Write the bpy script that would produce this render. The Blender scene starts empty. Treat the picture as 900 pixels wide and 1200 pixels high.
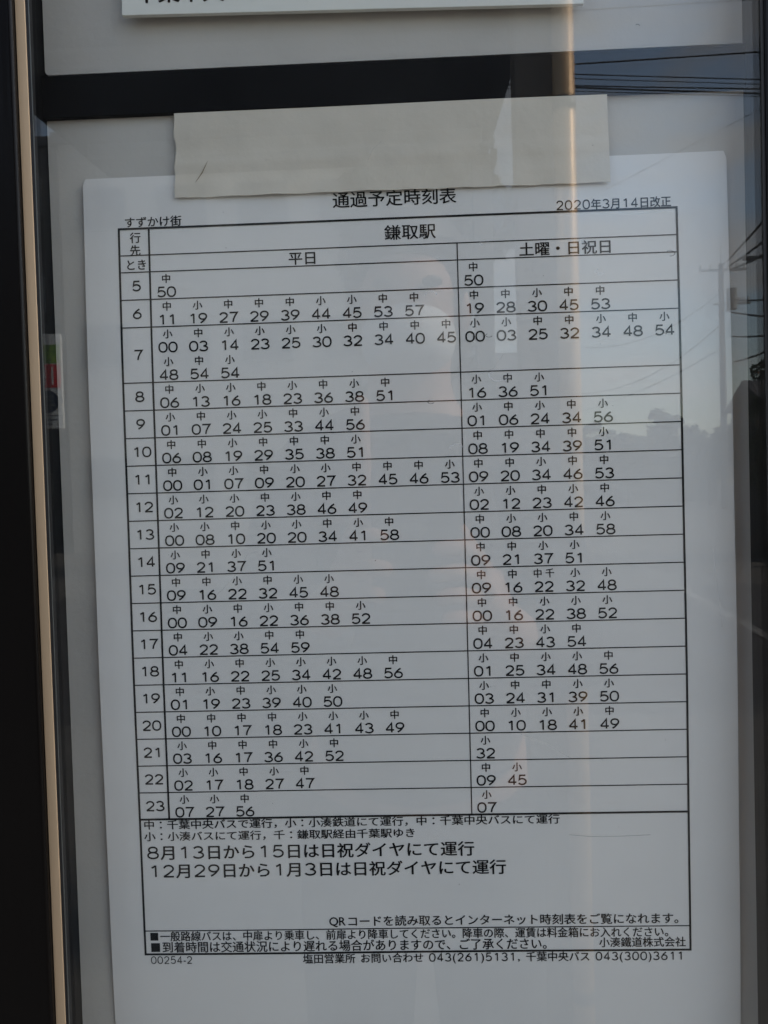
import bpy, bmesh, math, random
from mathutils import Vector, Matrix
R = math.radians
rnd = random.Random(7)
scene = bpy.context.scene
COL = scene.collection

# ------------------------------------------------------------------ camera, sky, sun, exposure
Z0 = 1.475                                   # height of the timetable's top rule above the pavement
CAM = Vector((0.13134, -0.35604, Z0 - 0.12561))
cam_d = bpy.data.cameras.new('camera')
cam = bpy.data.objects.new('camera', cam_d); COL.objects.link(cam)
ri = Vector((0.99909899, 0.03140592, -0.02854611))
up = Vector((0.02769012, 0.0273612, 0.99924202))
fw = Vector((-0.03216318, 0.99913214, -0.02646691))
m = Matrix((ri, up, -fw)).transposed().to_4x4(); m.translation = CAM
cam.matrix_world = m
cam_d.sensor_fit = 'HORIZONTAL'; cam_d.sensor_width = 36.0; cam_d.lens = 902 / 900 * 36
cam_d.clip_start = 0.01; cam_d.clip_end = 3000
scene.camera = cam

SUN_ELEV, SUN_AZ = 42.0, -0.12               # sun from the right, a touch behind the board plane
sd = Vector((1.0, -SUN_AZ, math.tan(R(SUN_ELEV)))).normalized()
world = bpy.data.worlds.new('World'); scene.world = world; world.use_nodes = True
wn, wl = world.node_tree.nodes, world.node_tree.links
wn.clear()
wo = wn.new('ShaderNodeOutputWorld'); bg = wn.new('ShaderNodeBackground')
sky = wn.new('ShaderNodeTexSky'); sky.sky_type = 'NISHITA'; sky.sun_disc = False
sky.sun_elevation = R(SUN_ELEV)
sky.sun_rotation = math.atan2(sd.x, sd.y)
sky.altitude = 20; sky.air_density = 1.4; sky.dust_density = 1.6; sky.ozone_density = 2.4
tc = wn.new('ShaderNodeTexCoord'); mp = wn.new('ShaderNodeMapping'); mp.inputs['Scale'].default_value = (1.6, 1.6, 5.0)
cn = wn.new('ShaderNodeTexNoise'); cn.inputs['Scale'].default_value = 3.0; cn.inputs['Detail'].default_value = 7; cn.inputs['Roughness'].default_value = .55
cr = wn.new('ShaderNodeValToRGB'); cr.color_ramp.elements[0].position = .43; cr.color_ramp.elements[1].position = .60
cr.color_ramp.elements[0].color = (.10, .10, .10, 1); cr.color_ramp.elements[1].color = (.75, .75, .75, 1)
bw = wn.new('ShaderNodeRGBToBW'); cm = wn.new('ShaderNodeMix'); cm.data_type = 'RGBA'
sc_ = wn.new('ShaderNodeVectorMath'); sc_.operation = 'SCALE'; sc_.inputs['Scale'].default_value = 1.0
cc = wn.new('ShaderNodeCombineColor')
wl.new(tc.outputs['Generated'], mp.inputs['Vector']); wl.new(mp.outputs[0], cn.inputs['Vector']); wl.new(cn.outputs['Fac'], cr.inputs[0])
wl.new(sky.outputs[0], bw.inputs[0])
for k, mul in enumerate((1.03, 1.0, .965)):
    mm = wn.new('ShaderNodeMath'); mm.operation = 'MULTIPLY'; mm.inputs[1].default_value = mul * 1.05
    wl.new(bw.outputs[0], mm.inputs[0]); wl.new(mm.outputs[0], cc.inputs[k])
wl.new(cr.outputs[0], cm.inputs[0]); wl.new(sky.outputs[0], cm.inputs[6]); wl.new(cc.outputs[0], cm.inputs[7])
wl.new(cm.outputs[2], bg.inputs['Color']); bg.inputs['Strength'].default_value = 0.12
wl.new(bg.outputs[0], wo.inputs['Surface'])

sun_d = bpy.data.lights.new('sun', 'SUN'); sun_d.energy = 2.2; sun_d.angle = R(12); sun_d.color = (1.0, .86, .70)
sun = bpy.data.objects.new('sun', sun_d); COL.objects.link(sun)
sun.rotation_euler = sd.to_track_quat('Z', 'Y').to_euler()

scene.view_settings.view_transform = 'Standard'; scene.view_settings.look = 'None'
scene.view_settings.gamma = 1; scene.view_settings.use_curve_mapping = False
scene.view_settings.exposure = 1.62
scene.cycles.max_bounces = 10; scene.cycles.transparent_max_bounces = 24
scene.cycles.glossy_bounces = 4; scene.cycles.diffuse_bounces = 4
scene.cycles.use_denoising = True

# ------------------------------------------------------------------ materials
def mat(name, base=(.5, .5, .5), rough=.6, metal=0., var=0., scale=8., bump=0., bscale=60., coat=0., spec=.5, col2=None, stretch=(1, 1, 1)):
    mt = bpy.data.materials.new(name); mt.use_nodes = True
    n, l = mt.node_tree.nodes, mt.node_tree.links
    p = n['Principled BSDF']
    p.inputs['Base Color'].default_value = (*base, 1); p.inputs['Roughness'].default_value = rough
    p.inputs['Metallic'].default_value = metal; p.inputs['Specular IOR Level'].default_value = spec
    p.inputs['Coat Weight'].default_value = coat
    t = n.new('ShaderNodeTexCoord'); mp = n.new('ShaderNodeMapping'); mp.inputs['Scale'].default_value = stretch
    l.new(t.outputs['Object'], mp.inputs[0])
    if var or col2:
        nz = n.new('ShaderNodeTexNoise'); nz.inputs['Scale'].default_value = scale; nz.inputs['Detail'].default_value = 6; nz.inputs['Roughness'].default_value = .6
        l.new(mp.outputs[0], nz.inputs['Vector'])
        mx = n.new('ShaderNodeMix'); mx.data_type = 'RGBA'
        rp = n.new('ShaderNodeValToRGB'); rp.color_ramp.elements[0].position = .35; rp.color_ramp.elements[1].position = .65
        l.new(nz.outputs['Fac'], rp.inputs[0]); l.new(rp.outputs[0], mx.inputs[0])
        c2 = col2 or tuple(c * (1 - var) for c in base)
        mx.inputs[6].default_value = (*base, 1); mx.inputs[7].default_value = (*c2, 1)
        l.new(mx.outputs[2], p.inputs['Base Color'])
    if bump:
        nb = n.new('ShaderNodeTexNoise'); nb.inputs['Scale'].default_value = bscale; nb.inputs['Detail'].default_value = 5
        l.new(mp.outputs[0], nb.inputs['Vector'])
        b = n.new('ShaderNodeBump'); b.inputs['Strength'].default_value = bump; b.inputs['Distance'].default_value = .001
        l.new(nb.outputs['Fac'], b.inputs['Height']); l.new(b.outputs[0], p.inputs['Normal'])
    return mt

M = dict(
    paper=mat('laminated paper', (.835, .82, .795), .32, var=.05, scale=9, bump=.5, bscale=35, coat=0.25),
    ink=mat('printed ink', (.010, .010, .011), .7, spec=.15),
    board=mat('off white board', (.60, .57, .525), .5, var=.07, scale=22, bump=.12, bscale=400),
    board2=mat('off white board lower', (.60, .575, .53), .5, var=.07, scale=18, bump=.12, bscale=400),
    strip=mat('cream paper strip', (.74, .68, .58), .6, var=.10, scale=22, bump=.7, bscale=70),
    plaque=mat('white plaque', (.86, .86, .80), .45, var=.03, scale=9),
    brownink=mat('dark brown lettering', (.05, .028, .02), .5),
    black=mat('black painted metal', (.004, .004, .005), .6, var=.3, scale=30, spec=.12),
    bronze=mat('dark bronze aluminium', (.004, .003, .0028), .28, spec=.16, var=.25, scale=14, bump=.1, bscale=300, stretch=(1, 1, .05)),
    champagne=mat('champagne aluminium', (.60, .43, .27), .55, metal=.15, var=.10, scale=40, bump=.25, bscale=250, stretch=(1, 1, .08)),
    gasket=mat('rubber gasket', (.012, .011, .011), .6),
    chrome=mat('worn steel trim', (.25, .26, .25), .35, metal=.8),
    concrete=mat('weathered concrete', (.11, .107, .10), .9, var=.25, scale=3, bump=.5, bscale=30),
    asphalt=mat('asphalt', (.055, .055, .057), .9, var=.3, scale=2, bump=.6, bscale=90),
    roofdark=mat('dark roof sheet', (.030, .030, .033), .7, var=.2, scale=2),
    steel=mat('grey green painted steel', (.085, .10, .105), .5, var=.2, scale=6),
    post=mat('weathered brown grey paint', (.20, .16, .12), .5, var=.2, scale=6),
    streakpipe=mat('warm streak pipe', (.90, .62, .36), .42, metal=.2, var=.15, scale=15, stretch=(1, 1, .2)),  # warm tone chosen for the streak this added pipe leaves in the glass
    wall=mat('beige render', (.42, .40, .36), .85, var=.12, scale=.7),
    walldark=mat('dark grey cladding', (.07, .072, .075), .8, var=.2, scale=1),
    glassdark=mat('dark window glass', (.02, .025, .03), .1),
    leaf=mat('leaf green', (.05, .075, .03), .7, col2=(.025, .045, .018), scale=1.5),
    bark=mat('tree bark', (.09, .07, .05), .9, var=.3, scale=12),
    cable=mat('black cable', (.012, .012, .013), .6),
    skin=mat('skin', (.40, .23, .17), .55, var=.08, scale=20),
    jacket=mat('dark navy cloth', (.022, .024, .032), .85, var=.2, scale=20, bump=.5, bscale=60),
    trouser=mat('dark trousers cloth', (.03, .03, .032), .9, var=.2, scale=20),
    hair=mat('black hair', (.012, .010, .009), .5, bump=.5, bscale=200, stretch=(1, 1, .2)),
    mask=mat('white face mask cloth', (.62, .63, .64), .8),
    phone=mat('dark phone shell', (.012, .014, .018), .2),
    screen=mat('phone screen', (.02, .02, .022), .08),
    red=mat('red print', (.80, .04, .045), .5), green=mat('green print', (.35, .55, .06), .5, col2=(.12, .26, .05), scale=9),
    navy=mat('navy print', (.02, .035, .07), .5), white=mat('white print', (.75, .75, .73), .6),
    poleconcrete=mat('old grey concrete pole', (.13, .13, .13), .9, var=.2, scale=3),
    wornpaint=mat('worn road paint', (.26, .26, .25), .8, var=.5, scale=3),
    rooftile=mat('grey roof tile', (.05, .052, .058), .6, var=.2, scale=5),
)

def glass_mat():
    mt = bpy.data.materials.new('clear glass'); mt.use_nodes = True
    n, l = mt.node_tree.nodes, mt.node_tree.links
    n.clear()
    out = n.new('ShaderNodeOutputMaterial'); tr = n.new('ShaderNodeBsdfTransparent'); gl = n.new('ShaderNodeBsdfGlossy')
    tr.inputs['Color'].default_value = (.960, .966, .963, 1)
    gl.inputs['Roughness'].default_value = .004
    geo = n.new('ShaderNodeNewGeometry'); mr = n.new('ShaderNodeMapRange')
    mr.inputs['To Min'].default_value = 1.47; mr.inputs['To Max'].default_value = 1 / 1.47
    l.new(geo.outputs['Backfacing'], mr.inputs['Value'])
    fr = n.new('ShaderNodeFresnel'); l.new(mr.outputs[0], fr.inputs['IOR'])
    mx = n.new('ShaderNodeMixShader'); l.new(fr.outputs[0], mx.inputs[0]); l.new(tr.outputs[0], mx.inputs[1]); l.new(gl.outputs[0], mx.inputs[2])
    # a thin, uneven film of dust on the pane
    t = n.new('ShaderNodeTexCoord'); nz = n.new('ShaderNodeTexNoise'); nz.inputs['Scale'].default_value = 9; nz.inputs['Detail'].default_value = 9; nz.inputs['Roughness'].default_value = .7
    mp = n.new('ShaderNodeMapping'); mp.inputs['Rotation'].default_value = (0, R(35), 0); mp.inputs['Scale'].default_value = (1, 1, .35)
    l.new(t.outputs['Object'], mp.inputs[0]); l.new(mp.outputs[0], nz.inputs['Vector'])
    mr2 = n.new('ShaderNodeMapRange'); mr2.inputs['From Min'].default_value = .42; mr2.inputs['From Max'].default_value = .8
    mr2.inputs['To Min'].default_value = .0008; mr2.inputs['To Max'].default_value = .009
    l.new(nz.outputs['Fac'], mr2.inputs['Value'])
    df = n.new('ShaderNodeBsdfDiffuse'); df.inputs['Color'].default_value = (.6, .6, .58, 1)
    mx2 = n.new('ShaderNodeMixShader'); l.new(mr2.outputs[0], mx2.inputs[0]); l.new(mx.outputs[0], mx2.inputs[1]); l.new(df.outputs[0], mx2.inputs[2])
    # very gentle waviness of the pane
    nb = n.new('ShaderNodeTexNoise'); nb.inputs['Scale'].default_value = 5; nb.inputs['Detail'].default_value = 1
    bp = n.new('ShaderNodeBump'); bp.inputs['Strength'].default_value = .12; bp.inputs['Distance'].default_value = .0006
    l.new(t.outputs['Object'], nb.inputs['Vector']); l.new(nb.outputs['Fac'], bp.inputs['Height']); l.new(bp.outputs[0], gl.inputs['Normal'])
    l.new(mx2.outputs[0], out.inputs['Surface'])
    return mt
M['glass'] = glass_mat()

def film_mat(name, colr, alpha, rough=.3):
    mt = bpy.data.materials.new(name); mt.use_nodes = True
    p = mt.node_tree.nodes['Principled BSDF']; p.inputs['Base Color'].default_value = (*colr, 1)
    p.inputs['Alpha'].default_value = alpha; p.inputs['Roughness'].default_value = rough
    return mt
M['mark'] = film_mat('dried water mark', (.75, .76, .78), .22)
M['smear'] = film_mat('greasy smear', (.8, .8, .8), .07)
M['darkmark'] = film_mat('dark scuff', (.05, .05, .05), .5)

# ------------------------------------------------------------------ helpers
def link(o, parent=None):
    COL.objects.link(o)
    if parent is not None: o.parent = parent
    return o
def tag(o, label=None, cat=None, group=None, kind=None):
    if label: o['label'] = label
    if cat: o['category'] = cat
    if group: o['group'] = group
    if kind: o['kind'] = kind
    return o
def thing(name, loc, label, cat, group=None):
    o = bpy.data.objects.new(name, None); o.empty_display_size = .05; link(o); o.location = loc
    return tag(o, label, cat, group)
def obj(name, bm, mt, parent=None, smooth=False):
    """vertices in bm are in world space; the object keeps the parent's location as its origin"""
    off = parent.matrix_world.translation if False else (Vector(parent['_o']) if parent is not None and '_o' in parent else Vector((0, 0, 0)))
    me = bpy.data.meshes.new(name)
    bm.normal_update(); bm.to_mesh(me); bm.free()
    me.materials.append(M[mt] if isinstance(mt, str) else mt)
    if smooth:
        for p in me.polygons: p.use_smooth = True
    return link(bpy.data.objects.new(name, me), parent)
def box(bm, x0, x1, y0, y1, z0, z1, bev=0, seg=2):
    b = bmesh.new()
    bmesh.ops.create_cube(b, size=1)
    bmesh.ops.scale(b, vec=(abs(x1 - x0), abs(y1 - y0), abs(z1 - z0)), verts=b.verts)
    bmesh.ops.translate(b, vec=((x0 + x1) / 2, (y0 + y1) / 2, (z0 + z1) / 2), verts=b.verts)
    if bev: bmesh.ops.bevel(b, geom=b.edges, offset=bev, segments=seg, affect='EDGES', profile=.5)
    t = bpy.data.meshes.new('t'); b.to_mesh(t); b.free(); bm.from_mesh(t); bpy.data.meshes.remove(t)
    return bm
def boxo(name, a, mt, parent=None, bev=0):
    return obj(name, box(bmesh.new(), *a, bev=bev), mt, parent)
def tube(bm, pts, r, n=10):
    pts = [Vector(p) for p in pts]; rings = []
    for i, p in enumerate(pts):
        d = (pts[min(i + 1, len(pts) - 1)] - pts[max(i - 1, 0)]).normalized()
        a = d.orthogonal().normalized() if i == 0 else (rings_a - d * rings_a.dot(d)).normalized()
        rings_a = a; b = d.cross(a)
        rr = r[i] if isinstance(r, (list, tuple)) else r
        rings.append([bm.verts.new(p + (a * math.cos(2 * math.pi * k / n) + b * math.sin(2 * math.pi * k / n)) * rr) for k in range(n)])
    for q, s in zip(rings, rings[1:]):
        for k in range(n): bm.faces.new((q[k], q[(k + 1) % n], s[(k + 1) % n], s[k]))
    bm.faces.new(rings[0][::-1]); bm.faces.new(rings[-1])
    return bm
def rounded(x0, x1, z0, z1, r, n=6):
    P = []
    for cx, cz, a in ((x1 - r, z1 - r, 0), (x0 + r, z1 - r, 90), (x0 + r, z0 + r, 180), (x1 - r, z0 + r, 270)):
        for k in range(n + 1): P.append((cx + r * math.cos(R(a + 90 * k / n)), cz + r * math.sin(R(a + 90 * k / n))))
    return P
def plate(bm, outline, y0, y1):
    """outline in x,z, front face at y0 (towards the viewer), back at y1"""
    f = [bm.verts.new((x, y0, z)) for x, z in outline]; b = [bm.verts.new((x, y1, z)) for x, z in outline]
    bm.faces.new(f[::-1]); bm.faces.new(b)
    n = len(f)
    for k in range(n): bm.faces.new((f[k], f[(k + 1) % n], b[(k + 1) % n], b[k]))
    bmesh.ops.recalc_face_normals(bm, faces=bm.faces)
    return bm

# ------------------------------------------------------------------ ground and road (seen mirrored in the glass)
def sheet(name, x0, x1, y0, y1, z, mt, kind='structure'):
    bm = bmesh.new(); v = [bm.verts.new(p) for p in ((x0, y0, z), (x1, y0, z), (x1, y1, z), (x0, y1, z))]; bm.faces.new(v)
    return tag(obj(name, bm, mt), kind=kind)
sheet('ground', -400, 400, -600, 300, -.14, 'concrete')
sheet('road', -400, 400, -11.0, -4.2, -.136, 'asphalt')
tag(boxo('pavement', (-60, 60, -4.2, 4.0, -.135, 0), 'concrete'), kind='structure')
bm = bmesh.new(); v = [bm.verts.new(p) for p in ((3.15, -4.6, -.132), (3.27, -4.6, -.132), (5.62, -24.0, -.132), (5.50, -24.0, -.132))]; bm.faces.new(v)
tag(obj('road_marking', bm, 'wornpaint'), kind='structure')

# ------------------------------------------------------------------ the display case
YB = .004                                    # face of the white boards
GY = -.016                                   # outer face of the glass
XL, XR = -.0328, .2918                       # inside of the case, left and right
ZT, ZB = Z0 + .33, Z0 - .425
case = thing('display_case', (0, 0, 0), 'dark bronze glazed notice case that holds the white boards and the timetable', 'display case')
boxo('backing_panel', (XL - .006, XR + .006, .0075, .0125, ZB - .01, ZT + .01), 'black', case)
obj('notice_board', plate(bmesh.new(), rounded(XL, XR, ZB + .012, Z0 + .0540, .0022), YB, .0072), 'board2', case)
o = obj('notice_board', plate(bmesh.new(), rounded(XL, XR - .0003, Z0 + .0732, ZT - .01, .0022), YB, .0072), 'board', case)
boxo('mullion', (XL - .003, XR + .003, .0012, .0070, Z0 + .0521, Z0 + .0714), 'black', case, bev=.0003)
# black inner side walls of the case
boxo('side_lining', (XL - .0045, XL - .0006, -.0125, .0074, ZB, ZT), 'black', case)
boxo('side_lining', (XR + .0006, XR + .0045, -.0125, .0074, ZB, ZT), 'black', case)
boxo('glass_pane', (-.0306, .2905, GY, GY + .003, ZB - .002, ZT + .002), 'glass', case)
# left stile: raised dark bronze face with a rounded edge, flat champagne strip, gasket and a worn steel line
LX = -.0357
bm = bmesh.new(); box(bm, LX - .055, LX, -.0200, .020, ZB - .06, ZT + .06, bev=.0016, seg=5)
stile = obj('stile', bm, 'bronze', case, smooth=False)
boxo('flat_strip', (LX + .0001, LX + .0046, -.0170, -.0120, ZB, ZT), 'champagne', stile, bev=.0003)
boxo('gasket', (LX + .0047, LX + .0057, -.0167, -.0125, ZB, ZT), 'gasket', stile)
boxo('trim_line', (LX + .00575, LX + .0061, -.0164, -.0161, ZB, ZT), 'chrome', stile)
RX = .2880
bm = bmesh.new(); box(bm, RX + .0006, RX + .055, -.0178, .020, ZB - .06, ZT + .06, bev=.0006, seg=4)
stile2 = obj('stile', bm, 'bronze', case)
boxo('gasket', (RX - .0008, RX + .0005, -.0168, -.0161, ZB, ZT), 'gasket', stile2)
for z0, z1 in ((ZT, ZT + .055), (ZB - .055, ZB)):
    boxo('rail', (LX + .0002, RX + .0004, -.0176, .0195, z0, z1), 'bronze', case, bev=.001)
boxo('back_cover', (LX - .0535, RX + .0535, .0202, .0235, ZB - .055, ZT + .055), 'bronze', case)
for x in (LX - .04, RX + .04):
    obj('leg', tube(bmesh.new(), [(x, .047, 0), (x, .047, ZT + .1)], .022, 20), 'steel', case, smooth=True)

# ------------------------------------------------------------------ the timetable sheet
BOW = .0019
def sy(u, v):                                # the laminated sheet bulges a little towards the glass
    t = (v / -.335 - .5) * 2
    return BOW * t * t + .00022 * math.sin(u * 31 + v * 9) * (1 - math.exp(-abs(v + .17) * 9)) + .0002 * math.sin(v * 44 + 1.3)
def mapv(u, v, lift=.00016): return (u, sy(u, v) - lift, Z0 + v)
tsheet = thing('timetable_sheet', (0, 0, 0), 'white laminated bus timetable sheet with ruled hour rows and rounded corners', 'timetable')
S_L, S_R, S_T, S_B = -.0164, .2800, .0240, -.398
bm = bmesh.new()
NU, NV, rc = 34, 64, .0045
def edge_inset(v):
    d = min(S_T + .0006 - v, v - S_B)
    return 0 if d >= rc else rc - math.sqrt(max(0, rc * rc - (rc - d) ** 2))
vs = [S_T - (S_T - S_B) * j / NV for j in range(NV + 1)]
vs = sorted(set(vs + [S_T - rc * q for q in (.05, .15, .3, .5, .75, 1)]), reverse=True)
grid = []
for v in vs:
    e = edge_inset(v - .0005 if v > S_T - .001 else v); row = []
    for i in range(NU + 1):
        a = i / NU; u = (S_L + e) * (1 - a) + (S_R - e) * a
        vv = v + .0008 * a * max(0, (v - S_B) / (S_T - S_B)) ** 8
        row.append(bm.verts.new(mapv(u, vv, 0)))
    grid.append(row)
for a, b in zip(grid, grid[1:]):
    for i in range(NU): bm.faces.new((a[i], b[i], b[i + 1], a[i + 1]))
o = obj('paper', bm, 'paper', tsheet, smooth=True)
sm = o.modifiers.new('thickness', 'SOLIDIFY'); sm.thickness = .0004; sm.offset = -1; es = o.modifiers.new('edges', 'EDGE_SPLIT'); es.split_angle = R(30)
o['label'] = 'white laminated paper'
if True:
    pass

# --- strokes for the wide round numerals, glyph outlines for everything else
def arc(cx, cy, rx, ry, a0, a1, n=18):
    return [(cx + rx * math.cos(R(a0 + (a1 - a0) * k / n)), cy + ry * math.sin(R(a0 + (a1 - a0) * k / n))) for k in range(n + 1)]
def sup(cx, cy, rx, ry, n=26, e=.86):
    P = []
    for k in range(n + 1):
        a = 2 * math.pi * k / n; c, s = math.cos(a), math.sin(a)
        P.append((cx + rx * math.copysign(abs(c) ** e, c), cy + ry * math.copysign(abs(s) ** e, s)))
    return P
six = [[(.80, .985), (.55, .86), (.30, .68), (.12, .48), (.03, .30)], sup(.5, .30, .47, .30, e=.95)]
DIG = {
    '0': [sup(.5, .5, .5, .5)],
    '1': [[(.22, .80), (.42, .87), (.62, 1.0)], [(.62, 1.02), (.62, -.02)]],
    '2': [arc(.5, .71, .45, .29, 172, -42) + [(.50, .28), (.03, .01)], [(.0, 0), (1.0, 0)]],
    '3': [arc(.47, .75, .42, .25, 158, -90), arc(.47, .25, .50, .25, 90, -158)],
    '4': [[(.72, -.02), (.72, 1.0), (.0, .27)], [(-.01, .26), (1.02, .26)]],
    '5': [[(.90, 1.0), (.20, 1.0), (.10, .52)] + arc(.47, .32, .50, .315, 130, -150)],
    '6': six,
    '7': [[(.0, 1.0), (.98, 1.0), (.70, .66), (.50, .32), (.42, -.02)]],
    '8': [sup(.5, .76, .40, .24, e=.95), sup(.5, .265, .49, .265, e=.95)],
    '9': [[(1 - x, 1 - y) for x, y in s] for s in six],
}
def ribbon(pts, w):
    """constant-width ribbon along pts; -> verts, quads"""
    n = len(pts); closed = math.dist(pts[0], pts[-1]) < 1e-9
    V, F = [], []
    for i, p in enumerate(pts):
        a = pts[i - 1] if i else (pts[-2] if closed else p); b = pts[i + 1] if i < n - 1 else (pts[1] if closed else p)
        d1 = (p[0] - a[0], p[1] - a[1]); d2 = (b[0] - p[0], b[1] - p[1])
        l1 = math.hypot(*d1) or 1; l2 = math.hypot(*d2) or 1
        t = (d1[0] / l1 + d2[0] / l2, d1[1] / l1 + d2[1] / l2); lt = math.hypot(*t) or 1; t = (t[0] / lt, t[1] / lt)
        base = (d2[0] / l2, d2[1] / l2) if math.hypot(*d2) > 0 else (d1[0] / l1, d1[1] / l1)
        k = 1 / max(.45, abs(t[0] * base[0] + t[1] * base[1]))
        nx, ny = -t[1] * w / 2 * k, t[0] * w / 2 * k
        V += [(p[0] + nx, p[1] + ny), (p[0] - nx, p[1] - ny)]
    for i in range(n - 1): F.append((2 * i, 2 * i + 1, 2 * i + 3, 2 * i + 2))
    return V, F
_gc = {}
def glyph(ch, off=0.):
    """outline of a character; off > 0 prints it bolder (the ink spread drawn as four slightly shifted copies)"""
    if off:
        V0, F0 = glyph(ch); V, F = [], []
        for dx, dy in ((off, 0), (-off, 0), (0, off * .7), (0, -off * .7)):
            b = len(V); V += [(x + dx, y + dy) for x, y in V0]; F += [tuple(i + b for i in q) for q in F0]
        return V, F
    k = (ch, off)
    if k not in _gc:
        c = bpy.data.curves.new('g', 'FONT'); c.body = ch; c.size = 1; c.resolution_u = 3; c.offset = off
        o = bpy.data.objects.new('g', c); COL.objects.link(o)
        e = o.evaluated_get(bpy.context.evaluated_depsgraph_get()); me = e.to_mesh()
        _gc[k] = ([(v.co.x, v.co.y) for v in me.vertices], [tuple(p.vertices) for p in me.polygons])
        e.to_mesh_clear(); bpy.data.objects.remove(o); bpy.data.curves.remove(c)
    return _gc[k]
class Ink:
    def __init__(s): s.V, s.F = [], []
    def add(s, V, F, f):
        b = len(s.V); s.V += [f(*p) for p in V]; s.F += [tuple(i + b for i in q) for q in F]
    def digit(s, ch, cu, cv, w, h, st):
        for pl in DIG[ch]:
            V, F = ribbon([(cu - w / 2 + st / 2 + x * (w - st), cv - h / 2 + st / 2 + y * (h - st)) for x, y in pl], st)
            s.add(V, F, lambda x, y: (x, y))
    def rect(s, u0, u1, v0, v1, nu=1, nv=1):
        for i in range(nu):
            for j in range(nv):
                a, b = u0 + (u1 - u0) * i / nu, u0 + (u1 - u0) * (i + 1) / nu; c, d = v0 + (v1 - v0) * j / nv, v0 + (v1 - v0) * (j + 1) / nv
                s.add([(a, c), (b, c), (b, d), (a, d)], [(0, 1, 2, 3)], lambda x, y: (x, y))
    def text(s, t, u0, u1, vc, h, dadv=.85, st=None, off=.016, dh=None, tilt=0.):
        """t fitted between u0 and u1; h = height of a kanji's body; digits dadv em wide"""
        adv = [dadv if c in DIG else .72 if c in 'QR' else (.42 if c in ' .,()-' else 1.) for c in t]
        em = (u1 - u0) / sum(adv); x = u0; st = st or em * .112
        for c, a in zip(t, adv):
            tl = tilt * (x - u0)
            if c in DIG: s.digit(c, x + em * a / 2, vc + tl, em * a * .84, (dh or h * .92), st)
            elif c != ' ':
                V, F = glyph(c, off); xs = [p[0] for p in V]
                if a == 1. and c != '：': s.add(V, F, lambda X, Y: (x + X * em, vc + tl + (Y - .38) * h * 1.08))
                else:
                    mid = (min(xs) + max(xs)) / 2
                    s.add(V, F, lambda X, Y: (x + em * a / 2 + (X - mid) * em, vc + tl + (Y - .34) * h * 1.15))
            x += em * a
        return s
    def build(s, name, mt, parent, fmap=mapv):
        me = bpy.data.meshes.new(name); me.from_pydata([fmap(*p) for p in s.V], [], s.F); me.materials.append(M[mt])
        return link(bpy.data.objects.new(name, me), parent)

W, HC, MID = .257, .01405, .15689
H1, H2, V5, RH, B1, B2 = -.01244, -.02029, -.03314, -.01287, -.3317, -.34314
lw, lb = .00050, .00098
g = Ink()
g.rect(-lb / 2, W + lb / 2, -lb / 2, lb / 2, 6, 1); g.rect(-lb / 2, W + lb / 2, B2 - lb / 2, B2 + lb / 2, 6, 1)
for u in (0, W): g.rect(u - lb / 2, u + lb / 2, B2, 0, 1, 40)
V23 = V5 + RH * 19
g.rect(0, W, V23 - lb / 2, V23 + lb / 2, 6, 1)
g.rect(HC - lb * .45, HC + lb * .45, V23, 0, 1, 34); g.rect(MID - lw / 2, MID + lw / 2, V23, H1, 1, 34)
g.rect(0, W, H1 - lw / 2, H1 + lw / 2, 6, 1); g.rect(0, W, H2 - lw / 2, H2 + lw / 2, 6, 1); g.rect(0, W, B1 - lw / 2, B1 + lw / 2, 6, 1)
rows = {}
v = H2
for hr in range(5, 24):
    n = 2 if hr == 7 else 1
    b = V5 if hr == 5 else v + RH * n
    rows[hr] = (v, b); v = b
    if hr < 23: g.rect(0, W, v - lw / 2, v + lw / 2, 6, 1)
g.build('table_rules', 'ink', tsheet)

WD = """5 中50|6 中11 小19 中27 中29 中39 小44 小45 中53 中57|7 小00 中03 小14 小23 小25 小30 中32 中34 中40 中45 小48 中54 小54
8 中06 小13 小16 中18 小23 中36 小38 中51|9 小01 中07 小24 小25 中33 小44 中56|10 中06 中08 小19 中29 中35 中38 小51
11 中00 小01 小07 中09 小20 小27 中32 中45 中46 小53|12 小02 小12 小20 中23 小38 中46 中49|13 小00 小08 中10 小20 小20 中34 小41 中58
14 小09 中21 小37 小51|15 中09 中16 小22 中32 小45 小48|16 中00 小09 中16 小22 中36 中38 小52|17 中04 小22 小38 中54 中59
18 中11 小16 中22 小25 小34 小42 小48 中56|19 中01 小19 中23 小39 小40 小50|20 中00 中10 中17 中18 小23 小41 小43 中49
21 小03 中16 中17 中36 小42 中52|22 小02 小17 中18 小27 中47|23 小07 小27 中56"""
WE = """5 中50|6 中19 中28 小30 中45 中53|7 小00 小03 中25 中32 小34 中48 小54|8 小16 中36 小51|9 小01 中06 小24 中34 小56
10 中08 中19 中34 中39 小51|11 中09 中20 小34 中46 中53|12 小02 小12 中23 小42 中46|13 中00 小08 小20 中34 小58
14 中09 中21 小37 小51|15 中09 中16 中千22 小32 小48|16 中00 中16 小22 小38 小52|17 中04 中23 小43 中54
18 小01 中25 小34 小48 中56|19 小03 中24 中31 小39 小50|20 中00 小10 小18 小41 中49|21 小32|22 中09 小45|23 小07"""
DW, DHH, ST, PITCH, COLP = .00438, .00506, .00074, .00466, .01427
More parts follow.
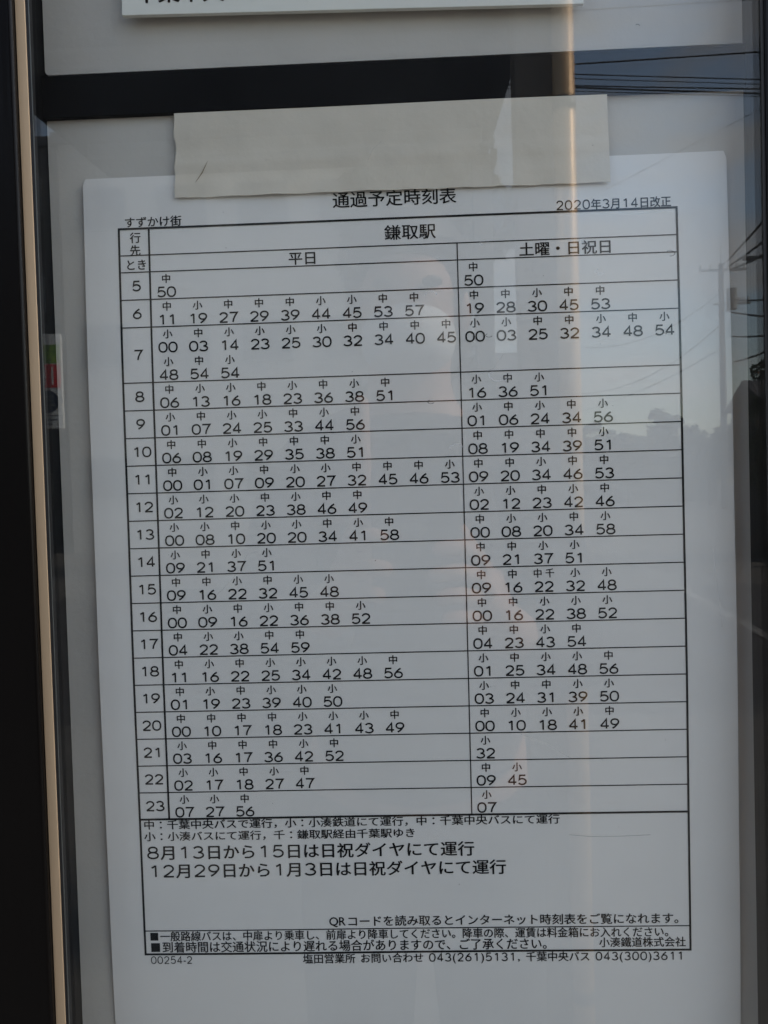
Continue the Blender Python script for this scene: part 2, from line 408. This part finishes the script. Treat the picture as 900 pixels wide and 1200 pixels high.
def put(ink, mark, num, u, vd, vk):
    for q, c in enumerate(num): ink.digit(c, u + (q - .5) * PITCH * len(num) / 2, vd, DW, DHH, ST)
    if len(mark) == 1: V, F = glyph(mark, .018); ink.add(V, F, lambda X, Y: (u + (X - .5) * .0046, vk + (Y - .38) * .0045))
    else:
        for q, c in enumerate(mark): V, F = glyph(c, .013); ink.add(V, F, lambda X, Y: (u + (-.0028, .0028)[q] + (X - .5) * .0043, vk + (Y - .38) * .0045))
for src, u0 in ((WD, .02160), (WE, .16400)):
    for ent in src.replace('\n', '|').split('|'):
        p = ent.split(); hr = int(p[0]); top, bot = rows[hr]
        ink = Ink()
        for i, e in enumerate(p[1:]):
            sub, c = divmod(i, 10) if hr == 7 and u0 < .1 else (0, i)
            t = top + RH * sub - (.0006 if hr == 5 else 0)*0
            put(ink, e[:-2], e[-2:], u0 + c * COLP + .00009 * c, t - .0096, t - .0034)
        ink.build('departure_times', 'ink', tsheet)
        if u0 < .1:
            k = Ink(); s_ = p[0]; vc = (top + bot) / 2
            for q, c in enumerate(s_): k.digit(c, .0076 + (q - (len(s_) - 1) / 2) * PITCH * 1.02, vc, DW, DHH, ST)
            k.build('hour_number', 'ink', tsheet)
def line(name, *a, **k): return Ink().text(*a, **k).build(name, 'ink', tsheet)
line('title_text', '通過予定時刻表', .09997, .15734, .0094, .0072, off=.012)
line('date_text', '2020年3月14日改正', .20221, .25477, .0029, .0048, dadv=.82)
line('stop_name_text', 'すずかけ街', .00251, .02963, .0030, .0048)
line('destination_text', '鎌取駅', .12352, .14745, -.0065, .0068, off=.012)
line('heading_text', '平日', .0788, .0925, -.0166, .0060)
line('heading_text', '土曜・日祝日', .18495, .22785, -.0166, .0062)
line('heading_text', '行', .0050, .0103, -.0042, .0049); line('heading_text', '先', .0048, .0101, -.01010, .0049)
line('heading_text', 'とき', .0025, .0130, -.01680, .0050)
line('note_text', '中：千葉中央バスで運行，小：小湊鉄道にて運行，中：千葉中央バスにて運行', .0015, .1978, -.2803, .0044)
line('note_text', '小：小湊バスにて運行，千：鎌取駅経由千葉駅ゆき', .0016, .1306, -.2859, .0044)
line('note_text', '8月13日から15日は日祝ダイヤにて運行', .0022, .1579, -.2938, .0069, dadv=.84, off=.018, st=.00082, dh=.0062)
line('note_text', '12月29日から1月3日は日祝ダイヤにて運行', .0026, .1725, -.3027, .0069, dadv=.84, off=.018, st=.00082, dh=.0062)
line('note_text', 'QRコードを読み取るとインターネット時刻表をご覧になれます。', .0885, .2552, -.3280, .0050)
line('note_text', '■一般路線バスは、中扉より乗車し、前扉より降車してください。降車の際、運賃は料金箱にお入れください。', .0023, .2500, -.3344, .0047)
line('note_text', '■到着時間は交通状況により遅れる場合がありますので、ご了承ください。', .0024, .1940, -.3397, .0053)
line('company_text', '小湊鐵道株式会社', .2147, .2550, -.3393, .0047)
line('number_text', '00254-2', .0022, .0226, -.3460, .0041)
line('contact_text', '塩田営業所 お問い合わせ 043(261)5131, 千葉中央バス 043(300)3611', .0752, .2542, -.3460, .0046, dadv=.74)

# ------------------------------------------------------------------ cream paper strip taped over the head of the sheet
strip = None
bm = bmesh.new(); NX, NZ = 60, 14; gr = []
for j in range(NZ + 1):
    b = j / NZ; row = []
    for i in range(NX + 1):
        a = i / NX
        ul = .0279 + .0003 * math.sin(b * 19) + (.0006 if .35 < b < .6 else 0) - .0006 * b; u = ul * (1 - a) + (.2270 - .0004 * (1 - b)) * a
        vb = .0131 - .0010 * a + .00010 * math.sin(a * 60) + .00008 * math.sin(a * 143)
        v = (vb) * b + .0519 * (1 - b)
        rip = .0004 * math.sin(a * 24 + b * 3) * b + .00035 * math.sin(a * 57 - b * 5) * b + .0003 * math.sin(a * 9 + 4 * b + 1) + .0009 * math.exp(-((b - .62 + .05 * a) / .05) ** 2) + .0004 * math.exp(-((a - .40) / .03) ** 2 - ((b - .5) / .25) ** 2)
        base = sy(u, v) - .0007 if v < S_T else sy(u, S_T) - .0007 + (v - S_T) * .012
        row.append(bm.verts.new((u, min(base, .0029) - rip * .6 - .0008, Z0 + v)))
    gr.append(row)
for a, b in zip(gr, gr[1:]):
    for i in range(NX): bm.faces.new((a[i], b[i], b[i + 1], a[i + 1]))
strip = obj('paper_strip', bm, 'strip', smooth=True)
sm = strip.modifiers.new('thickness', 'SOLIDIFY'); sm.thickness = .0003; sm.offset = -1; es = strip.modifiers.new('edges', 'EDGE_SPLIT'); es.split_angle = R(30)
tag(strip, 'creased cream paper strip covering the top edge of the timetable, left end torn', 'paper strip')
bm = bmesh.new(); tube(bm, [(.0372, .0003, Z0 + .0195), (.0405, -.0001, Z0 + .0235), (.0432, .0003, Z0 + .0290)], [.00008, .00022, .00006], 6)
obj('crease_mark', bm, mat('straw coloured fibre', (.20, .15, .08), .8), strip)

# ------------------------------------------------------------------ white plaque whose lower edge hangs into the picture
ang = math.atan2(-.0048, .209); ca, sa = math.cos(ang), math.sin(ang)
px0, pz0 = .0065, Z0 + .0955
def pmap(a, b, y): return (px0 + a * ca - b * sa, y, pz0 + a * sa + b * ca)
bm = bmesh.new(); box(bm, 0, .2096, -.0018, .0004, 0, .13, bev=.0002)
for v_ in bm.verts: v_.co = Vector(pmap(v_.co.x, v_.co.z, v_.co.y))
plaque = thing('plaque', (0, 0, 0), 'thick white plaque with brown lettering fixed across the upper board', 'plaque')
obj('plate', bm, 'plaque', plaque)
k = Ink().text('千葉中央バス', .0065, .0680, .0103, .0101, off=.022)
k.build('lettering', 'brownink', plaque, fmap=lambda a, b: pmap(a, b, -.00190))

# ------------------------------------------------------------------ marks on the glass
def glass_mark(pts, w, mt='mark'):
    V, F = ribbon(pts, w)
    me = bpy.data.meshes.new('water_mark'); me.from_pydata([(x, GY - .0002, Z0 + z) for x, z in V], [], F); me.materials.append(M[mt])
    gp = bpy.data.objects['glass_pane']
    return link(bpy.data.objects.new('water_mark', me), gp)
def GP(px, py):                              # photograph measure -> the pane
    dr = ri * (px - 450) / 902 + up * (600 - py) / 902 + fw; t = (GY - CAM.y) / dr.y; p = CAM + dr * t
    return p.x, p.z - Z0
for cx_, cy_, rr, mt in ((568, 285, 4, 'mark'), (686, 283, 5, 'mark'), (785, 297, 4.5, 'darkmark'), (505, 471, 3, 'darkmark'), (779, 391, 1.2, 'darkmark'),
                         (535, 525, 6, 'mark'), (573, 393, 3, 'darkmark'), (747, 30, 1.6, 'darkmark'), (585, 440, 9, 'mark'), (505, 345, 5, 'mark'), (703, 318, 4, 'mark')):
    a0 = rnd.uniform(0, 360)
    pts = [GP(cx_ + rr * math.cos(R(a)) * 1.3, cy_ + rr * math.sin(R(a)) * .7) for a in (a0 + 22 * q for q in range(11))]
    glass_mark(pts, .0006 if mt == 'mark' else .00035, mt)
for _ in range(34):                          # specks of grit
    x, y = rnd.uniform(80, 880), rnd.uniform(20, 1180); a0 = rnd.uniform(0, 6.28); l_ = rnd.uniform(.5, 1.6)
    glass_mark([GP(x, y), GP(x + l_ * math.cos(a0), y + l_ * math.sin(a0))], rnd.uniform(.00015, .0004), 'darkmark' if rnd.random() < .7 else 'mark')
for pts in (((250, 700), (262, 690), (281, 668), (290, 650)), ((610, 860), (640, 872), (672, 890)), ((835, 640), (842, 700), (846, 735)), ((590, 415), (578, 432), (560, 440), (556, 452)), ((430, 190), (436, 176), (447, 166))):
    glass_mark([GP(*p) for p in pts], .0004, 'smear')
glass_mark([GP(x, y) for x, y in ((667, 978), (690, 980), (720, 980), (762, 978))], .0002, 'darkmark')

# ------------------------------------------------------------------ phone held in front of the case
phone = thing('phone', (.137, -.362, 1.32), 'dark phone held up level with the middle of the timetable', 'phone')
PH = Vector(phone.location)
def local(o):                                # make a world-space mesh local to its parent's location
    o.matrix_parent_inverse = Matrix.Translation(-Vector(o.parent.location)); return o
bm = bmesh.new(); box(bm, .097, .178, -.3660, -.3572, 1.241, 1.400, bev=.003, seg=3)
local(obj('shell', bm, 'phone', phone)); local(boxo('display', (.100, .175, -.3668, -.3661, 1.245, 1.396), 'screen', phone))

# ------------------------------------------------------------------ the photographer (seen only as a mirror image)
person = thing('person', (.137, -.80, 0), 'person in dark jacket and white mask holding up the phone', 'person')
def skin_mesh(name, verts, edges, radii, mt, root=0, sub=2):
    me = bpy.data.meshes.new(name); me.from_pydata(verts, edges, []); me.materials.append(M[mt])
    o = link(bpy.data.objects.new(name, me), person); local(o)
    o.modifiers.new('s', 'SKIN'); o.modifiers.new('d', 'SUBSURF').levels = sub; o.modifiers['d'].render_levels = sub
    sv = me.skin_vertices[0].data
    for i, r_ in enumerate(radii):
        rr_ = r_ if isinstance(r_, tuple) else (r_, r_); sv[i].radius = rr_; sv[i].use_root = (i == root)
    for p in me.polygons: p.use_smooth = True
    o.modifiers['s'].use_smooth_shade = True
    return o
PX = .137
def arm(s, wrist):
    return [(PX + s * .09, -.76, 1.40), (PX + s * .155, -.75, 1.375), (PX + s * .185, -.64, 1.12), wrist]
wl_, wr_ = (.062, -.43, 1.245), (.218, -.43, 1.215)
Vb = [(PX, -.76, .93), (PX, -.72, 1.12), (PX, -.74, 1.32), (PX, -.77, 1.45), (PX, -.765, 1.52), (PX, -.75, 1.60), (PX, -.755, 1.68)]
Eb = [(i, i + 1) for i in range(6)]
Rb = [(.14, .10), (.125, .09), (.15, .10), (.052, .052), (.060, .062), (.076, .092), (.066, .08)]
for s, w in ((-1, wl_), (1, wr_)):
    A = arm(s, w); b = len(Vb); Vb += A; Eb += [(2, b), (b, b + 1), (b + 1, b + 2), (b + 2, b + 3)]; Rb += [.06, .052, .04, .026]
    palm = b + 3
    if s < 0:
        P0 = (.078, -.385, 1.275); chains = [[(.090, -.372, 1.330), (.091, -.352, 1.385), (.092, -.349, 1.435)], [(.086, -.365, 1.300), (.096, -.347, 1.312), (.112, -.346, 1.306)],
                                            [(.086, -.366, 1.278), (.097, -.347, 1.284), (.116, -.346, 1.280)], [(.085, -.368, 1.258), (.095, -.348, 1.260), (.110, -.346, 1.256)], [(.088, -.392, 1.310), (.102, -.382, 1.330)]]
    else:
        P0 = (.200, -.385, 1.245); chains = [[(.190, -.364, 1.292), (.174, -.346, 1.300), (.150, -.345, 1.296)], [(.191, -.363, 1.272), (.172, -.345, 1.278), (.145, -.344, 1.274)],
                                            [(.190, -.364, 1.252), (.172, -.346, 1.257), (.150, -.345, 1.254)], [(.189, -.366, 1.232), (.174, -.348, 1.236), (.156, -.347, 1.234)], [(.190, -.392, 1.290), (.174, -.384, 1.318)]]
    pi = len(Vb); Vb.append(P0); Eb.append((palm, pi)); Rb.append((.030, .020))
    for c in chains:
        prev = pi
        for q, pt in enumerate(c):
            Vb.append(pt); Rb.append(.0092 - .0008 * q); Eb.append((prev, len(Vb) - 1)); prev = len(Vb) - 1
for s in (-1, 1):
    b = len(Vb); Vb += [(PX + s * .09, -.80, .86), (PX + s * .10, -.79, .48), (PX + s * .105, -.81, .09), (PX + s * .115, -.70, .04)]
    Eb += [(0, b), (b, b + 1), (b + 1, b + 2), (b + 2, b + 3)]; Rb += [.085, .06, .042, .035]
skin_mesh('body', Vb, Eb, Rb, 'skin')
Vj = [(PX, -.76, .90), (PX, -.72, 1.12), (PX, -.74, 1.31), (PX, -.77, 1.43)]; Ej = [(0, 1), (1, 2), (2, 3)]; Rj = [(.17, .13), (.165, .125), (.17, .12), (.075, .07)]
for s, w in ((-1, wl_), (1, wr_)):
    A = arm(s, w); b = len(Vj); w2 = tuple(A[2][k] * .12 + A[3][k] * .88 for k in range(3)); Vj += A[:3] + [w2]; Ej += [(2, b), (b, b + 1), (b + 1, b + 2), (b + 2, b + 3)]; Rj += [.08, .072, .058, .044]
skin_mesh('jacket', Vj, Ej, Rj, 'jacket')
Vt = [(PX, -.80, .93), (PX - .09, -.80, .86), (PX - .10, -.79, .48), (PX - .105, -.81, .10), (PX + .09, -.80, .86), (PX + .10, -.79, .48), (PX + .105, -.81, .10)]
skin_mesh('trousers', Vt, [(0, 1), (1, 2), (2, 3), (0, 4), (4, 5), (5, 6)], [(.15, .11), .105, .08, .065, .105, .08, .065], 'trouser')
for s in (-1, 1): skin_mesh('shoe', [(PX + s * .105, -.84, .06), (PX + s * .11, -.74, .05), (PX + s * .12, -.64, .035)], [(0, 1), (1, 2)], [(.045, .05), (.045, .045), (.042, .03)], 'black')
def blob(name, c, r_, mt, cut=None, sub=3):
    bm = bmesh.new(); bmesh.ops.create_icosphere(bm, subdivisions=sub, radius=1)
    for v_ in bm.verts: v_.co = Vector((c[0] + v_.co.x * r_[0], c[1] + v_.co.y * r_[1], c[2] + v_.co.z * r_[2]))
    if cut: bmesh.ops.delete(bm, geom=[v_ for v_ in bm.verts if cut(v_.co)], context='VERTS')
    return local(obj(name, bm, mt, person, smooth=True))
blob('hair', (PX, -.775, 1.655), (.090, .108, .098), 'hair', cut=lambda p: p.y > -.715 and p.z < 1.672)
blob('face_mask', (PX, -.735, 1.555), (.066, .080, .056), 'mask', cut=lambda p: p.y < -.745)
for s in (-1, 1):
    blob('ear', (PX + s * .079, -.765, 1.60), (.010, .020, .032), 'skin', sub=2)
    blob('eye', (PX + s * .032, -.672, 1.618), (.014, .010, .008), 'hair', sub=2)

# ------------------------------------------------------------------ bus shelter behind the photographer
sh = thing('bus_shelter', (0, -1.7, 0), 'dark flat roofed bus shelter mirrored behind the photographer', 'bus shelter')
def sloped(name, x0, x1, y0, y1, za, zb, th, mt):
    """slab whose underside is za at y0 (near the case) and zb at y1"""
    bm = bmesh.new(); q = [(x0, y0, za), (x1, y0, za), (x1, y1, zb), (x0, y1, zb)]
    a = [bm.verts.new(p) for p in q]; b = [bm.verts.new((p[0], p[1], p[2] + th)) for p in q]
    bm.faces.new(a[::-1]); bm.faces.new(b)
    for k in range(4): bm.faces.new((a[k], a[(k + 1) % 4], b[(k + 1) % 4], b[k]))
    bmesh.ops.recalc_face_normals(bm, faces=bm.faces)
    return local(obj(name, bm, mt, sh))
SX0, SX1, SYN, SYF = -.818, .41, -1.03, -2.2
def rz(y): return 2.36 + (y + 1.68) / -.52 * .045
sloped('roof', SX0, SX1, SYN, SYF, rz(SYN), rz(SYF), .05, 'roofdark')
for y in (-1.35, -1.9): sloped('rafter', SX0 + .05, SX1 - .04, y, y - .05, rz(y) - .045, rz(y - .05) - .045, .043, 'roofdark')
boxi = lambda n, a, mt, bev=0: local(boxo(n, a, mt, sh, bev))
boxi('post', (.323, .396, -1.00, -.955, 0, rz(SYN) + .75), 'post', .004)
boxi('post', (.36, .42, -2.19, -2.13, 0, rz(-2.15)), 'steel', .004)
local(obj('streak_pipe', tube(bmesh.new(), [(.3985, -.935, .05), (.3985, -.935, 3.0)], .0175, 36), 'streakpipe', sh, smooth=True))  # added pipe: its round shape and warm colour make the mirrored vertical streak
for z in (.5, 1.2, 1.95): local(obj('pipe_bracket', tube(bmesh.new(), [(.3985, -.935, z), (.3985, -.935, z + .02)], .019, 36), 'steel', sh, smooth=True))
boxi('back_wall_panel', (-.70, .34, -2.18, -2.165, .25, 1.05), 'walldark')
boxi('bench', (-.6, .28, -2.12, -1.78, .42, .46), 'roofdark', .004)

# ------------------------------------------------------------------ mirrored street: buildings, shop sign, trees, poles, cables
def building(name, x0, x1, y0, y1, h, label, cat, mt='wall', nw=4, nf=4, roof=None, rh=0, eave=.4):
    t = thing(name, ((x0 + x1) / 2, (y0 + y1) / 2, -.14), label, cat)
    local(boxo('wall', (x0, x1, y0, y1, -.14, h), mt, t))
    fy = max(y0, y1)
    for f in range(nf):
        for w in range(nw):
            cx_ = x0 + (x1 - x0) * (w + .5) / nw; cz = h * (f + .5) / nf; ww = min(.8, (x1 - x0) / nw * .32)
            fr = local(boxo('window', (cx_ - ww, cx_ + ww, fy, fy + .06, cz - .55, cz + .65), 'chrome', t))
            g_ = boxo('pane', (cx_ - ww + .06, cx_ + ww - .06, fy + .062, fy + .07, cz - .49, cz + .59), 'glassdark', fr)
    if rh:
        bm = bmesh.new(); e = eave; ym = (y0 + y1) / 2
        a = [bm.verts.new(p) for p in ((x0 - e, min(y0, y1) - e, h), (x1 + e, min(y0, y1) - e, h), (x1 + e, fy + e, h), (x0 - e, fy + e, h))]
        r1, r2 = bm.verts.new((x0 - e, ym, h + rh)), bm.verts.new((x1 + e, ym, h + rh))
        for q in ((a[0], a[1], r2, r1), (a[2], a[3], r1, r2), (a[1], a[2], r2), (a[3], a[0], r1), (a[3], a[2], a[1], a[0])): bm.faces.new(q)
        local(obj('roof', bm, 'rooftile', t))
    else:
        local(boxo('roof', (x0 - .15, x1 + .15, min(y0, y1) - .15, fy + .15, h, h + .3), 'rooftile', t))
    return t
building('apartment_building', -27, -11.13, -40, -25, 13.0, 'four storey dark apartment block mirrored at the far left edge', 'building', 'walldark', 6, 4)
building('apartment_building', -11.1, -10.2, -40, -26, 12.6, 'narrow pale stair tower beside the dark apartment block', 'building', 'wall', 1, 4)
building('apartment_building', -9.3, 2.0, -31, -21, 11.2, 'added three storey block, pale to lighten the reflection behind the bus shelter', 'building', 'wall', 5, 3)  # added block: closes sky gaps, its pale wall brightens the upper reflection
building('house', 2.6, 5.9, -42, -36, 5.8, 'dark clad two storey house right of the dark apartment block', 'house', 'walldark', 3, 2, rh=2.4)
building('house', 6.75, 13.5, -15.6, -14, 2.75, 'low dark shed like house mirrored at the right edge', 'house', 'walldark', 3, 1, rh=.55, eave=.12)
building('house', 8, 15, -66, -58, 3.3, 'far pale house beyond the utility pole, left one', 'house', 'wall', 3, 2, rh=1.6)
building('house', 17.5, 24, -68, -60, 3.4, 'far dark roofed house behind the foot of the utility pole', 'house', 'walldark', 3, 2, rh=1.9)
building('house', 27, 36, -64, -57, 3.2, 'far pale house right of the utility pole', 'house', 'wall', 3, 2, rh=1.8)

sg = thing('shop_sign', (-5.72, -12.25, 0), 'tall projecting sign in green, red and navy on a post at the left edge', 'sign')
def sl(name, a, mt): return local(boxo(name, a, mt, sg))
boardo = sl('sign_board', (-6.02, -5.52, -12.30, -12.24, 2.55, 4.10), 'white')
sl('post', (-6.12, -6.02, -12.32, -12.22, -.136, 4.2), 'steel')
sl('green_band', (-6.00, -5.54, -12.239, -12.232, 3.62, 3.92), 'green')
sl('red_band', (-6.00, -5.54, -12.239, -12.232, 3.22, 3.60), 'red')
for x in (-5.90, -5.86, -5.80, -5.68): sl('lettering', (x, x + (.03 if x > -5.8 else .022), -12.231, -12.226, 3.27, 3.55), 'white')
bm = bmesh.new(); bmesh.ops.create_circle(bm, cap_ends=True, radius=.185, segments=28)
bmesh.ops.rotate(bm, verts=bm.verts, cent=(0, 0, 0), matrix=Matrix.Rotation(R(90), 3, 'X')); bmesh.ops.translate(bm, verts=bm.verts, vec=(-5.76, -12.235, 2.99))
local(obj('navy_disc', bm, 'navy', sg))
for z, x1 in ((3.06, -5.66), (3.0, -5.68), (2.92, -5.64)): sl('lettering', (-5.87, x1, -12.233, -12.229, z, z + .022), 'chrome')
sl('rule', (-5.99, -5.55, -12.239, -12.234, 2.755, 2.765), 'navy')
for z, x1 in ((2.68, -5.62), (2.61, -5.70)): sl('lettering', (-5.95, x1, -12.239, -12.234, z, z + .02), 'navy')

def tree(x, y, h, cr_, label, lean=0, nleaf=2600, ls=.16, base=.35):
    t = thing('tree', (x, y, -.14), label, 'tree')
    local(obj('trunk', tube(bmesh.new(), [(x, y, -.14), (x + lean * .3, y, h * .3), (x + lean, y + .1, h * .75)], [h * .028, h * .02, h * .006], 10), 'bark', t, smooth=True))
    bm = bmesh.new(); cl = []
    for _ in range(16):
        a = rnd.uniform(0, 6.28); rr_ = cr_ * rnd.uniform(.15, .8); z = h * rnd.uniform(base, .95)
        cl.append((Vector((x + lean + rr_ * math.cos(a), y + rr_ * math.sin(a), z)), cr_ * rnd.uniform(.25, .5)))
        tube(bm, [(x + lean * .5, y, h * base * .9), cl[-1][0]], [h * .007, h * .002], 5)
    for _ in range(nleaf):
        c, r_ = rnd.choice(cl); d = Vector((rnd.gauss(0, 1), rnd.gauss(0, 1), rnd.gauss(0, .8))).normalized() * r_ * rnd.uniform(.5, 1.1)
        p = c + d; u_ = Vector((rnd.gauss(0, 1), rnd.gauss(0, 1), rnd.gauss(0, 1))).normalized(); w_ = u_.orthogonal().normalized() * ls * .5; u_ = u_ * ls
        bm.faces.new([bm.verts.new(q) for q in (p - u_, p + w_, p + u_, p - w_)])
    local(obj('crown', bm, 'leaf', t))
    return t
tree(.55, -14.5, 8.6, 1.7, 'broad leafy street tree mirrored behind the shelter', nleaf=3500, ls=.2)
tree(6.4, -13.2, 3.6, .6, 'small bushy tree by the low dark house', nleaf=700, ls=.07)
tree(19.6, -50, 5.4, 2.2, 'dark rounded tree left of the utility pole', nleaf=900, ls=.3)
tree(22.5, -52, 5.2, 1.8, 'slender tree close behind the utility pole', nleaf=900, ls=.3)
tree(15.5, -54, 4.6, 2.4, 'wide low tree in front of the far pale house', nleaf=900, ls=.3)

tree(11.2, -52, 5.6, 1.5, 'rounded tree rising above the roof of the far pale house', nleaf=900, ls=.28)
tree(14.2, -56, 6.6, 1.1, 'tall thin tree at the right end of the far pale house', nleaf=700, ls=.28)
tree(20.9, -62, 8.0, 1.5, 'tall tree right behind the foot of the utility pole', nleaf=900, ls=.3)
up_ = thing('utility_pole', (17.3, -42, -.14), 'tall concrete utility pole with crossarm and transformer mirrored right of the sheet', 'utility pole')
def ul(name, bm, mt): return local(obj(name, bm, mt, up_, smooth=False))
ul('pole', tube(bmesh.new(), [(17.3, -42, -.14), (17.3, -42, 13.1)], [.20, .13], 14), 'poleconcrete')
ul('top_rod', tube(bmesh.new(), [(17.3, -42, 13.1), (17.3, -42, 14.1)], .035, 6), 'chrome')
ul('crossarm', box(bmesh.new(), 16.2, 18.7, -42.2, -42.1, 12.75, 12.87), 'chrome')
ul('crossarm', box(bmesh.new(), 16.9, 18.9, -42.2, -42.1, 10.95, 11.05), 'chrome')
for x in (16.3, 16.8, 17.8, 18.2, 18.6): ul('insulator', tube(bmesh.new(), [(x, -42.15, 12.87), (x, -42.15, 13.15)], .07, 8), 'white')
for x in (18.3, 18.55, 18.8): ul('insulator', tube(bmesh.new(), [(x, -42.15, 11.05), (x, -42.15, 11.35)], .07, 8), 'white')
ul('transformer', tube(bmesh.new(), [(17.85, -42, 10.65), (17.85, -42, 11.75)], .27, 14), 'chrome')
lamp = thing('street_lamp', (21.0, -36, -.14), 'street lamp with a long curved dark arm at the right edge', 'street lamp')
local(obj('pole', tube(bmesh.new(), [(21.0, -36, -.14), (21.0, -36, 8.0), (20.9, -36, 10.6), (20.2, -36, 11.35)], [.10, .08, .07, .06], 10), 'steel', lamp, smooth=True))
local(obj('arm', tube(bmesh.new(), [(20.2, -36, 11.35), (18.6, -36, 11.62), (16.4, -36, 11.66)], .055, 8), 'steel', lamp, smooth=True))
local(obj('lamp_head', box(bmesh.new(), 15.9, 16.5, -36.14, -35.86, 11.56, 11.72, bev=.03), 'steel', lamp))

def cable(p, q, sag, r_, label):
    p, q = Vector(p), Vector(q); pts = []
    for i in range(25):
        a = i / 24; c = p.lerp(q, a); c.z -= sag * 4 * a * (1 - a); pts.append(c)
    tag(obj('cable', tube(bmesh.new(), pts, r_, 6), 'cable', None, smooth=True), label, 'cable', 'overhead cables')
def ext(p, q, a, b):
    p, q = Vector(p), Vector(q); d = q - p; return p - d * a, q + d * b
for (p, q, r_, lb_) in (((2.507, -10, 6.879), (4.933, -10, 6.922), .014, 'single overhead cable crossing the dark bar, highest of the bundle'),
                   ((2.504, -10, 6.747), (4.927, -10, 6.561), .010, 'thin overhead cable just above the cable bundle'),
                   ((2.504, -10, 6.690), (4.927, -10, 6.500), .007, 'thin overhead cable, upper one of the bundle'),
                   ((2.501, -10, 6.600), (4.925, -10, 6.440), .012, 'overhead cable in the middle of the bundle'),
                   ((2.501, -10, 6.575), (4.925, -10, 6.380), .016, 'thick overhead cable low in the bundle'),
                   ((2.501, -10, 6.530), (4.925, -10, 6.345), .007, 'thin overhead cable, lowest of the bundle'),
                   ((4.069, -10, 5.818), (4.922, -10, 6.221), .007, 'thin service cable slanting up to the right edge'),
                   ((2.611, -10, 7.568), (4.703, -10, 7.599), .008, 'topmost overhead cable crossing the upper board')):
    a, b = ext(p, q, 2.0, 3.0); cable(a, b, 0.0, r_ * .75, lb_)
E_ = (17.8, -42, 13.1)
for k, (tgt, z, dy) in enumerate((((7.26, -15, 6.503), 13.1, 0), ((7.253, -15, 6.076), 12.95, .1), ((7.249, -15, 5.796), 12.8, .2), ((9.553, -20, 6.046), 11.2, 0), ((9.546, -20, 5.608), 10.6, .1), ((9.539, -20, 5.125), 9.2, .2), ((9.533, -20, 4.73), 7.8, .3))):
    a = Vector((17.5 + .18 * (k % 4), -42.1 + dy, z)); d = Vector(tgt) - a
    cable(a, a + d * 1.12, .04, (.03, .03, .035, .03, .035, .03, .03)[k], ('topmost', 'second', 'third', 'fourth', 'fifth', 'sixth', 'lowest')[k] + ' of the cables fanning from the utility pole to the right edge')
for k, (z, sg_) in enumerate(((11.6, 1.2), (9.9, 1.6), (8.6, .8))):
    cable((17.3, -42.1, z), (9.5 - k, -46 - 2 * k, z - 1.8 - k * .6), sg_, .025, ('upper', 'middle', 'lower')[k] + ' slack cable running left from the utility pole')
